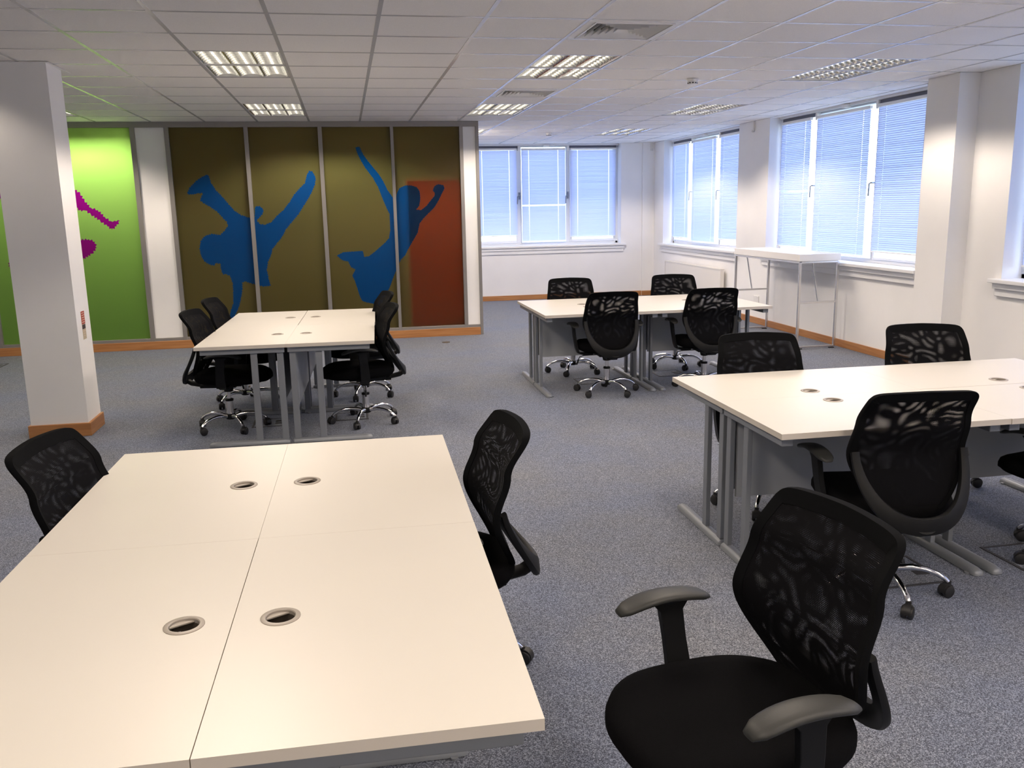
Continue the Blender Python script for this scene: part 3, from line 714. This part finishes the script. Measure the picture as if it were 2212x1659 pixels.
# ================================================================= desks
DT = .72; DL, DW = 1.03, .615
def make_desk():
    """rear edge on local y=0, user edge at y=-DW, x from 0 to DL"""
    r = empty('office_desk')
    b = MB(); plate(b, (.0004, -DW, DL - .0004, -.0004), [(DL / 2, -.105, .034)], DT - .024, DT, 28, 0, 1)
    obj('desktop', b, [M_DESK, M_EDGE], r, bevel=.0012)
    b = MB(); n = 32; cx, cy = DL / 2, -.105
    b.lathe([(.034, -.002), (.045, -.0005), (.045, .0015), (.042, .003), (.035, .003), (.033, .001), (.033, -.03)], (cx, cy, DT), n, cap=False)
    g = obj('cable_grommet', b, M_GROM, r, smooth=40)
    b = MB(); k = 14
    pts = [(.0325 * cos(pi * (.16 + .68 * i / k)), .0325 * sin(pi * (.16 + .68 * i / k))) for i in range(k + 1)]
    b.rings([[(a, c, -.006) for a, c in pts], [(a, c, -.003) for a, c in pts]]); obj('grommet_lid', b, M_GROM, g, loc=(cx, cy, DT))
    b = MB(); b.lathe([(.0329, 0), (.0329, -.03), (0.001, -.03)], (cx, cy, DT - .008), n, cap=False); obj('grommet_well', b, M_GDARK, g)
    for x, d in ((.045, 1), (DL - .045, -1)):
        leg = MB()
        # upper arm
        leg.box((x - .025, -DW + .035, DT - .062), (x + .025, -.01, DT - .024))
        # twin uprights
        leg.box((x - .012, -.065, .03), (x + .012, -.02, DT - .06)); leg.box((x - .012, -.245, .03), (x + .012, -.20, DT - .06))
        o = obj('leg', leg, M_STEEL, r, bevel=.003)
        ft = MB(); pr = []
        for yy, w_, h_ in ((-DW + .045, .016, .014), (-DW + .055, .026, .024), (-DW + .09, .028, .030), (-.04, .028, .030), (-.015, .026, .026), (-.008, .016, .014)):
            pr.append([(x + w_ * cos(a) * (1), yy, .003 + h_ * max(0, sin(a)) ** .7) for a in [pi * i / 8 for i in range(9)]])
        ft.rings(pr); obj('foot', ft, M_STEEL, o, smooth=50)
        for yy in (-DW + .09, -.05):
            q = MB(); q.lathe([(.012, 0), (.012, .008)], (x + d * .03, yy, 0), 12); obj('levelling_foot', q, M_STEEL, o)
    b = MB(); b.box((.07, -.065, .27), (DL - .07, -.047, DT - .03)); obj('modesty_panel', b, M_MODESTY, r, bevel=.002)
    b = MB(); b.box((.06, -.15, DT - .06), (DL - .06, -.12, DT - .026)); obj('cross_beam', b, M_STEEL, r)
    return r
desk0 = make_desk(); first = [True]
def place_desk(x, y, rz, lab, group):
    o = desk0 if first[0] else copy_tree(desk0); first[0] = False
    o.location = (x, y, 0); o.rotation_euler = (0, 0, rz); tag(o, lab, 'desk', group)
    for g in o.children:
        for l in g.children:
            if l.name.startswith('grommet_lid'): l.rotation_euler = (0, 0, radians(28) - rz)
    return o
def cluster(cx, cy, rot, axis, labs, group):
    """2 x 2 desks back to back; axis = direction of the long side in degrees"""
    for k, (sx, sy) in enumerate(((-1, -1), (0, -1), (-1, 1), (0, 1))):
        if sy < 0: lx, ly, a = sx * DL, 0, 0
        else: lx, ly, a = sx * DL + DL, 0, pi
        R = axis + rot; X = cx + lx * cos(R) - ly * sin(R); Y = cy + lx * sin(R) + ly * cos(R)
        j = JOG.get((group, k), (0, 0))
        place_desk(X + j[0], Y + j[1], R + a, labs[k], group)
JOG = {('desks of the left cluster', 3): (0, 0)}
JOG = {('desks of the left cluster', 1): (.004, .001), ('desks of the front cluster', 0): (.0006, 0), ('desks of the front cluster', 2): (-.0006, 0), ('desks of the right cluster', 1): (0, -.003)}
# front cluster: long sides run away from the viewer (axis 90 deg): user side -y local -> +x world
cluster(-.290, 2.437, radians(-1.1), pi / 2, ['cream front desk, near right one with its whole corner in view', 'cream front desk, far right one beside the chair seen edge-on',
    'cream front desk, near left one cut by the photo corner', 'cream front desk, far left one beside the chair at the left edge'], 'desks of the front cluster')
cluster(-.420, 7.235, radians(-2.0), pi / 2, ['cream desk of the left cluster, near right quarter', 'cream desk of the left cluster, far right quarter with its corner by the olive glass',
    'cream desk of the left cluster, near left quarter', 'cream desk of the left cluster, far left quarter'], 'desks of the left cluster')
cluster(2.695, 3.712, radians(-.5), 0, ['white desk of the right cluster, near left quarter with its corner uncovered', 'white desk of the right cluster, near right quarter cut by the photo edge',
    'white desk of the right cluster, far left quarter', 'white desk of the right cluster, far right quarter before the chair by the wall'], 'desks of the right cluster')
cluster(2.645, 7.762, 0, 0, ['white desk of the far cluster, near left quarter behind the left mesh chair', 'white desk of the far cluster, near right quarter behind the right mesh chair',
    'white desk of the far cluster, far left quarter', 'white desk of the far cluster, far right quarter nearest the high table'], 'desks of the far cluster')

# ================================================================= chairs
def interp(tab, x):
    for (a, va), (c, vc) in zip(tab, tab[1:]):
        if x <= c:
            t = max(0, (x - a) / (c - a)); t = t * t * (3 - 2 * t); return va + (vc - va) * t
    return tab[-1][1]
def yb(x, z):
    return interp([(.42, -.20), (.64, -.145), (.78, -.185), (.92, -.255)], z) + .032 * (x / .24) ** 2 - .008
def catmull(P, n=5, closed=False):
    out = []; N = len(P)
    for i in range(N - 1):
        p0, p1, p2, p3 = P[max(i - 1, 0)], P[i], P[i + 1], P[min(i + 2, N - 1)]
        for k in range(n):
            t = k / n
            out.append(tuple(.5 * (2 * b_ + (c - a) * t + (2 * a - 5 * b_ + 4 * c - d) * t * t + (-a + 3 * b_ - 3 * c + d) * t ** 3) for a, b_, c, d in zip(p0, p1, p2, p3)))
    out.append(P[-1]); return out
HALF = [(0, .423), (.06, .423), (.110, .430), (.150, .462), (.197, .52), (.229, .58), (.242, .635), (.240, .70), (.233, .77), (.225, .83), (.219, .870), (.212, .889), (.196, .903), (.160, .910), (.08, .914), (0, .916)]
HP = catmull(HALF, 4)
OUTL = HP + [(-x, z) for x, z in HP[-2:0:-1]]
def band_w(z): return interp([(.42, .016), (.55, .020), (.65, .030), (.80, .030), (.86, .034), (.91, .040)], z)
def inner(i):
    n = len(OUTL); a, c = OUTL[i - 1], OUTL[(i + 1) % n]; t = Vector((c[0] - a[0], c[1] - a[1])).normalized()
    nn = Vector((-t.y, t.x)); w = band_w(OUTL[i][1]); return (OUTL[i][0] + nn.x * w, OUTL[i][1] + nn.y * w)
def make_chair():
    r = empty('office_chair')
    # seat cushion
    b = MB(); n = 48; rs = []
    for s_, z in ((.55, .372), (.86, .376), (.95, .386), (1., .408), (1.0, .428), (.975, .446), (.90, .457), (.75, .461), (.45, .459), (.08, .457)):
        ring = []
        for k in range(n):
            a = 2 * pi * k / n; c, s2 = cos(a), sin(a); e = .60
            x = .250 * math.copysign(abs(c) ** e, c); y = .274 * math.copysign(abs(s2) ** e, s2)
            if y < 0: x *= 1 - .16 * (-y / .26) ** 2
            else: x *= 1 - .07 * (y / .26) ** 3
            X, Y = x * s_, .050 + y * s_
            zz = z - (.022 * max(0, (Y - .16) / .15) ** 2 if z > .4 else 0) - .006 * max(0, 1 - (X / .16) ** 2) * (1 if z > .45 else 0)
            ring.append((X, Y, zz))
        rs.append(ring)
    b.rings(rs); obj('seat', b, M_BLACK, r, smooth=60)
    b = MB(); b.box((-.10, -.15, .345), (.10, .13, .374)); b.box((-.045, -.20, .325), (.045, .07, .352)); b.cyl((0, 0, .29), (0, 0, .345), .032, .045, 18); obj('tilt_mechanism', b, M_PLASTIC, r, bevel=.004)
    # backrest border with its net
    b = MB(); n = len(OUTL); R0, R1, R2, R3 = [], [], [], []
    for i in range(n):
        ox, oz = OUTL[i]; ix, iz = inner(i); yo, yi = yb(ox, oz), yb(ix, iz)
        R0.append((ix, yi + .006, iz)); R1.append((ox * .985, yo + .010, oz)); R2.append((ox, yo - .003, oz)); R3.append((ox * .985, yo - .014, oz - .001)); 
    R4 = [(inner(i)[0], yb(*inner(i)) - .010, inner(i)[1]) for i in range(n)]
    rings = [R0, R1, R2, R3, R4, R0]
    vs = [p for q in rings[:5] for p in q]; fs = []
    for a in range(5):
        c = (a + 1) % 5
        for j in range(n): k = (j + 1) % n; fs.append((a * n + j, a * n + k, c * n + k, c * n + j))
    b.add(vs, fs); back = obj('backrest', b, M_BFRAME, r, smooth=50)
    for nm, dy, m in (('front_net', .004, M_MESH1), ('rear_net', -.008, M_MESH2)):
        b = MB(); NZ, NX = 26, 14; rows = []
        inn = [inner(i) for i in range(len(HP))]
        for j in range(NZ + 1):
            z = .432 + (.885 - .432) * j / NZ
            hw = 0
            for p, q in zip(HP, HP[1:]):
                if (p[1] - z) * (q[1] - z) <= 0 and p[1] != q[1]: hw = max(hw, p[0] + (q[0] - p[0]) * (z - p[1]) / (q[1] - p[1]))
            hw = max(.02, hw - .012)
            rows.append([(hw * (2 * i / NX - 1), yb(hw * (2 * i / NX - 1), z) + dy, z) for i in range(NX + 1)])
        b.rings(rows, cap=False, closed=False); obj(nm, b, m, back, smooth=80)
    # hoop that carries the back
    b = MB(); rs = []; N = 36
    for i in range(N + 1):
        t = pi * i / N; ct, st = cos(t), sin(t)
        x = .222 * math.copysign(abs(ct) ** .85, ct); z = .655 - .262 * st ** .95 if st > 1e-6 else .655; y = -.150 - .155 * max(0, st) ** 1.25
        rad = Vector((ct, 0, -st * 1.0)).normalized()
        wv = .017 + .020 * max(0, st) ** 1.5; th = .011 + .004 * st
        nrm = Vector((0, -.75, -.66 * 0 + .0)) ; nrm = Vector((0, -1, .55 * 1)).normalized(); nrm = (nrm - rad * nrm.dot(rad)).normalized()
        c = Vector((x, y, z)); ring = []
        for k in range(10):
            a = 2 * pi * k / 10; ca, sa = cos(a), sin(a)
            ring.append(c + rad * wv * math.copysign(abs(ca) ** .6, ca) + nrm * th * math.copysign(abs(sa) ** .6, sa))
        rs.append(ring)
    b.rings(rs); b.tube([(0, -.315, .385), (0, -.27, .358), (0, -.18, .342), (0, -.08, .34)], [.036, .036, .034, .03], 12, flat=.5)
    obj('back_support', b, M_PLASTIC, r, smooth=50)
    # arms
    for sx in (-1, 1):
        b = MB()
        pth = [(sx * .12, .03, .350), (sx * .20, .03, .350), (sx * .248, .03, .362), (sx * .262, .032, .40), (sx * 0.279, .04, .50), (sx * 0.286, .048, .575), (sx * 0.287, .050, .596)]
        wd = [.028, .028, .033, .034, .031, .033, .050]
        b.rings([[(p[0] + dx * .011 * (1 if i > 1 else 0.2), p[1] + dy * wd[i], p[2] + (0 if i > 1 else dx * .010)) for dx, dy in ((-1, -1), (1, -1), (1, 1), (-1, 1))] for i, p in enumerate(pth)])
        arm = obj('armrest', b, M_PLASTIC, r, smooth=35, bevel=.004)
        b = MB(); rs = []
        for i in range(13):
            t = i / 12 * 2 - 1; y = .068 + t * .132; w_ = .038 * (1 - .35 * abs(t) ** 4) * (1 if abs(t) < .99 else .75); z = .617 - .020 * t * t - (.008 * max(0, t) ** 2); h_ = .011 if abs(t) < .95 else .006
            rs.append([(sx * 0.287 + sx * .010 * (1 - t * t) * 0 + w_ * math.copysign(abs(cos(a)) ** .7, cos(a)), y, z + h_ * math.copysign(abs(sin(a)) ** .8, sin(a))) for a in [2 * pi * k / 14 for k in range(14)]])
        b.rings(rs); obj('arm_pad', b, M_PAD, arm, smooth=60)
    # lift, base, casters
    b = MB(); b.lathe([(.026, .09), (.026, .225), (.022, .228)], n=20); b.lathe([(.0145, .22), (.0145, .31)], n=16); obj('gas_lift', b, M_CHROME2, r, smooth=40)
    b = MB(); b.lathe([(.030, .218), (.030, .232), (.018, .236)], n=20); obj('lift_collar', b, M_PLASTIC, r, smooth=40)
    b = MB(); b.lathe([(.03, .075), (.042, .085), (.042, .108), (.03, .118)], n=20); obj('base_hub', b, M_PLASTIC, r, smooth=40)
    b = MB(); b.tube([(-.03, .02, .34), (-.20, .03, .335), (-.235, .03, .325), (-.26, .035, .27)], [.004, .004, .004, .004], 8); b.tube([(-.245, .033, .30), (-.262, .036, .255)], [.008, .007], 8); obj('height_lever', b, M_PLASTIC, r, smooth=40)
    for k in range(5):
        a = 2 * pi * k / 5
        b = MB(); b.tube([(.03, 0, .098), (.07, 0, .108), (.12, 0, .114), (.17, 0, .110), (.215, 0, .096), (.245, 0, .078), (.258, 0, .064)], [.017, .0165, .015, .0135, .0125, .0125, .012], 12, flat=.85)
        lg = obj('base_leg', b, M_CHROME, r, smooth=60); lg.rotation_euler = (0, 0, a)
        b = MB()
        for sy in (-1, 1):
            b.rings([[(cx_ + rr * cos(q), sy * yy, .027 + rr * sin(q)) for q in [2 * pi * w_ / 18 for w_ in range(18)]] for cx_, rr, yy in ((-.012, .018, .0045), (-.012, .0255, .005), (-.012, .027, .010), (-.012, .0255, .021), (-.012, .018, .024))])
        b.rings([[(-.012 + .029 * cos(q), yy, .030 + .029 * sin(q)) for q in [pi * w_ / 10 + .25 for w_ in range(11)]] + [(-.012 + .024 * cos(q), yy, .030 + .024 * sin(q)) for q in [pi * w_ / 10 + .25 for w_ in range(10, -1, -1)]] for yy in (-.014, .014)])
        b.cyl((0, 0, .045), (0, 0, .066), .011, n=12)
        cs = obj('caster', b, M_RUBBER, lg, smooth=40); cs.location = (.262, 0, 0); cs.rotation_euler = (0, 0, CAST_ROT[k])
    return r
CAST_ROT = [.6, 2.2, 3.9, 1.2, 5.2]
chair0 = make_chair(); cf = [True]
def place_chair(x, y, deg, phase, lab, group):
    o = chair0 if cf[0] else copy_tree(chair0)
    cf[0] = False
    o.location = (x, y, 0); o.rotation_euler = (0, 0, radians(deg)); tag(o, lab, 'chair', group)
    k = 0
    for ch in sorted(o.children, key=lambda c: c.name):
        if ch.name.startswith('base_leg'):
            ch.rotation_euler = (0, 0, radians(phase - deg + 72 * k)); k += 1
            for c in ch.children: c.rotation_euler = (0, 0, random.uniform(0, 6.28))
    return o
for a in CHAIRS: place_chair(*a)
# ================================================================= camera, sky, exposure
cam = bpy.data.cameras.new('camera'); co = bpy.data.objects.new('camera', cam); COL.objects.link(co); scn.camera = co
cam.sensor_width = 36; cam.sensor_fit = 'HORIZONTAL'; cam.lens = 1886.525 / 2212 * 36; cam.clip_start = .05
pitch, yaw, roll = -.20094779, .18255422, -.01999165
f = Vector((sin(yaw) * cos(pitch), cos(yaw) * cos(pitch), sin(pitch))); rt = Vector((cos(yaw), -sin(yaw), 0)); up = rt.cross(f)
r2 = rt * cos(roll) + up * sin(roll); u2 = -rt * sin(roll) + up * cos(roll)
co.matrix_world = Matrix(((r2.x, u2.x, -f.x, 0), (r2.y, u2.y, -f.y, 0), (r2.z, u2.z, -f.z, 1.63), (0, 0, 0, 1)))
w = bpy.data.worlds.new('sky'); scn.world = w; w.use_nodes = True; nt = w.node_tree
bg = nt.nodes['Background']; tc = nt.nodes.new('ShaderNodeTexCoord'); sp = nt.nodes.new('ShaderNodeSeparateXYZ')
rp = nt.nodes.new('ShaderNodeValToRGB'); cr = rp.color_ramp
mr = nt.nodes.new('ShaderNodeMapRange'); mr.inputs['From Min'].default_value = -1; mr.inputs['From Max'].default_value = 1
cr.elements[0].position = .40; cr.elements[0].color = (.10, .11, .10, 1)
cr.elements[1].position = 1.; cr.elements[1].color = (.38, .52, .92, 1)
for p_, c_ in ((.485, (.25, .28, .26, 1)), (.50, (.95, 1.0, 1.05, 1)), (.58, (.60, .72, 1.0, 1)), (.75, (.46, .60, 1.0, 1))):
    e_ = cr.elements.new(p_); e_.color = c_
nt.links.new(tc.outputs['Generated'], sp.inputs[0]); nt.links.new(sp.outputs['Z'], mr.inputs['Value']); nt.links.new(mr.outputs[0], rp.inputs['Fac'])
nt.links.new(rp.outputs['Color'], bg.inputs['Color']); bg.inputs['Strength'].default_value = SKY
vs = scn.view_settings
vs.view_transform = 'Standard'; vs.look = 'None'; vs.gamma = 1; vs.use_curve_mapping = False; vs.exposure = EXPO
cy = scn.cycles
cy.max_bounces = 10; cy.diffuse_bounces = 6; cy.glossy_bounces = 4; cy.transmission_bounces = 6; cy.transparent_max_bounces = 16
cy.use_denoising = True
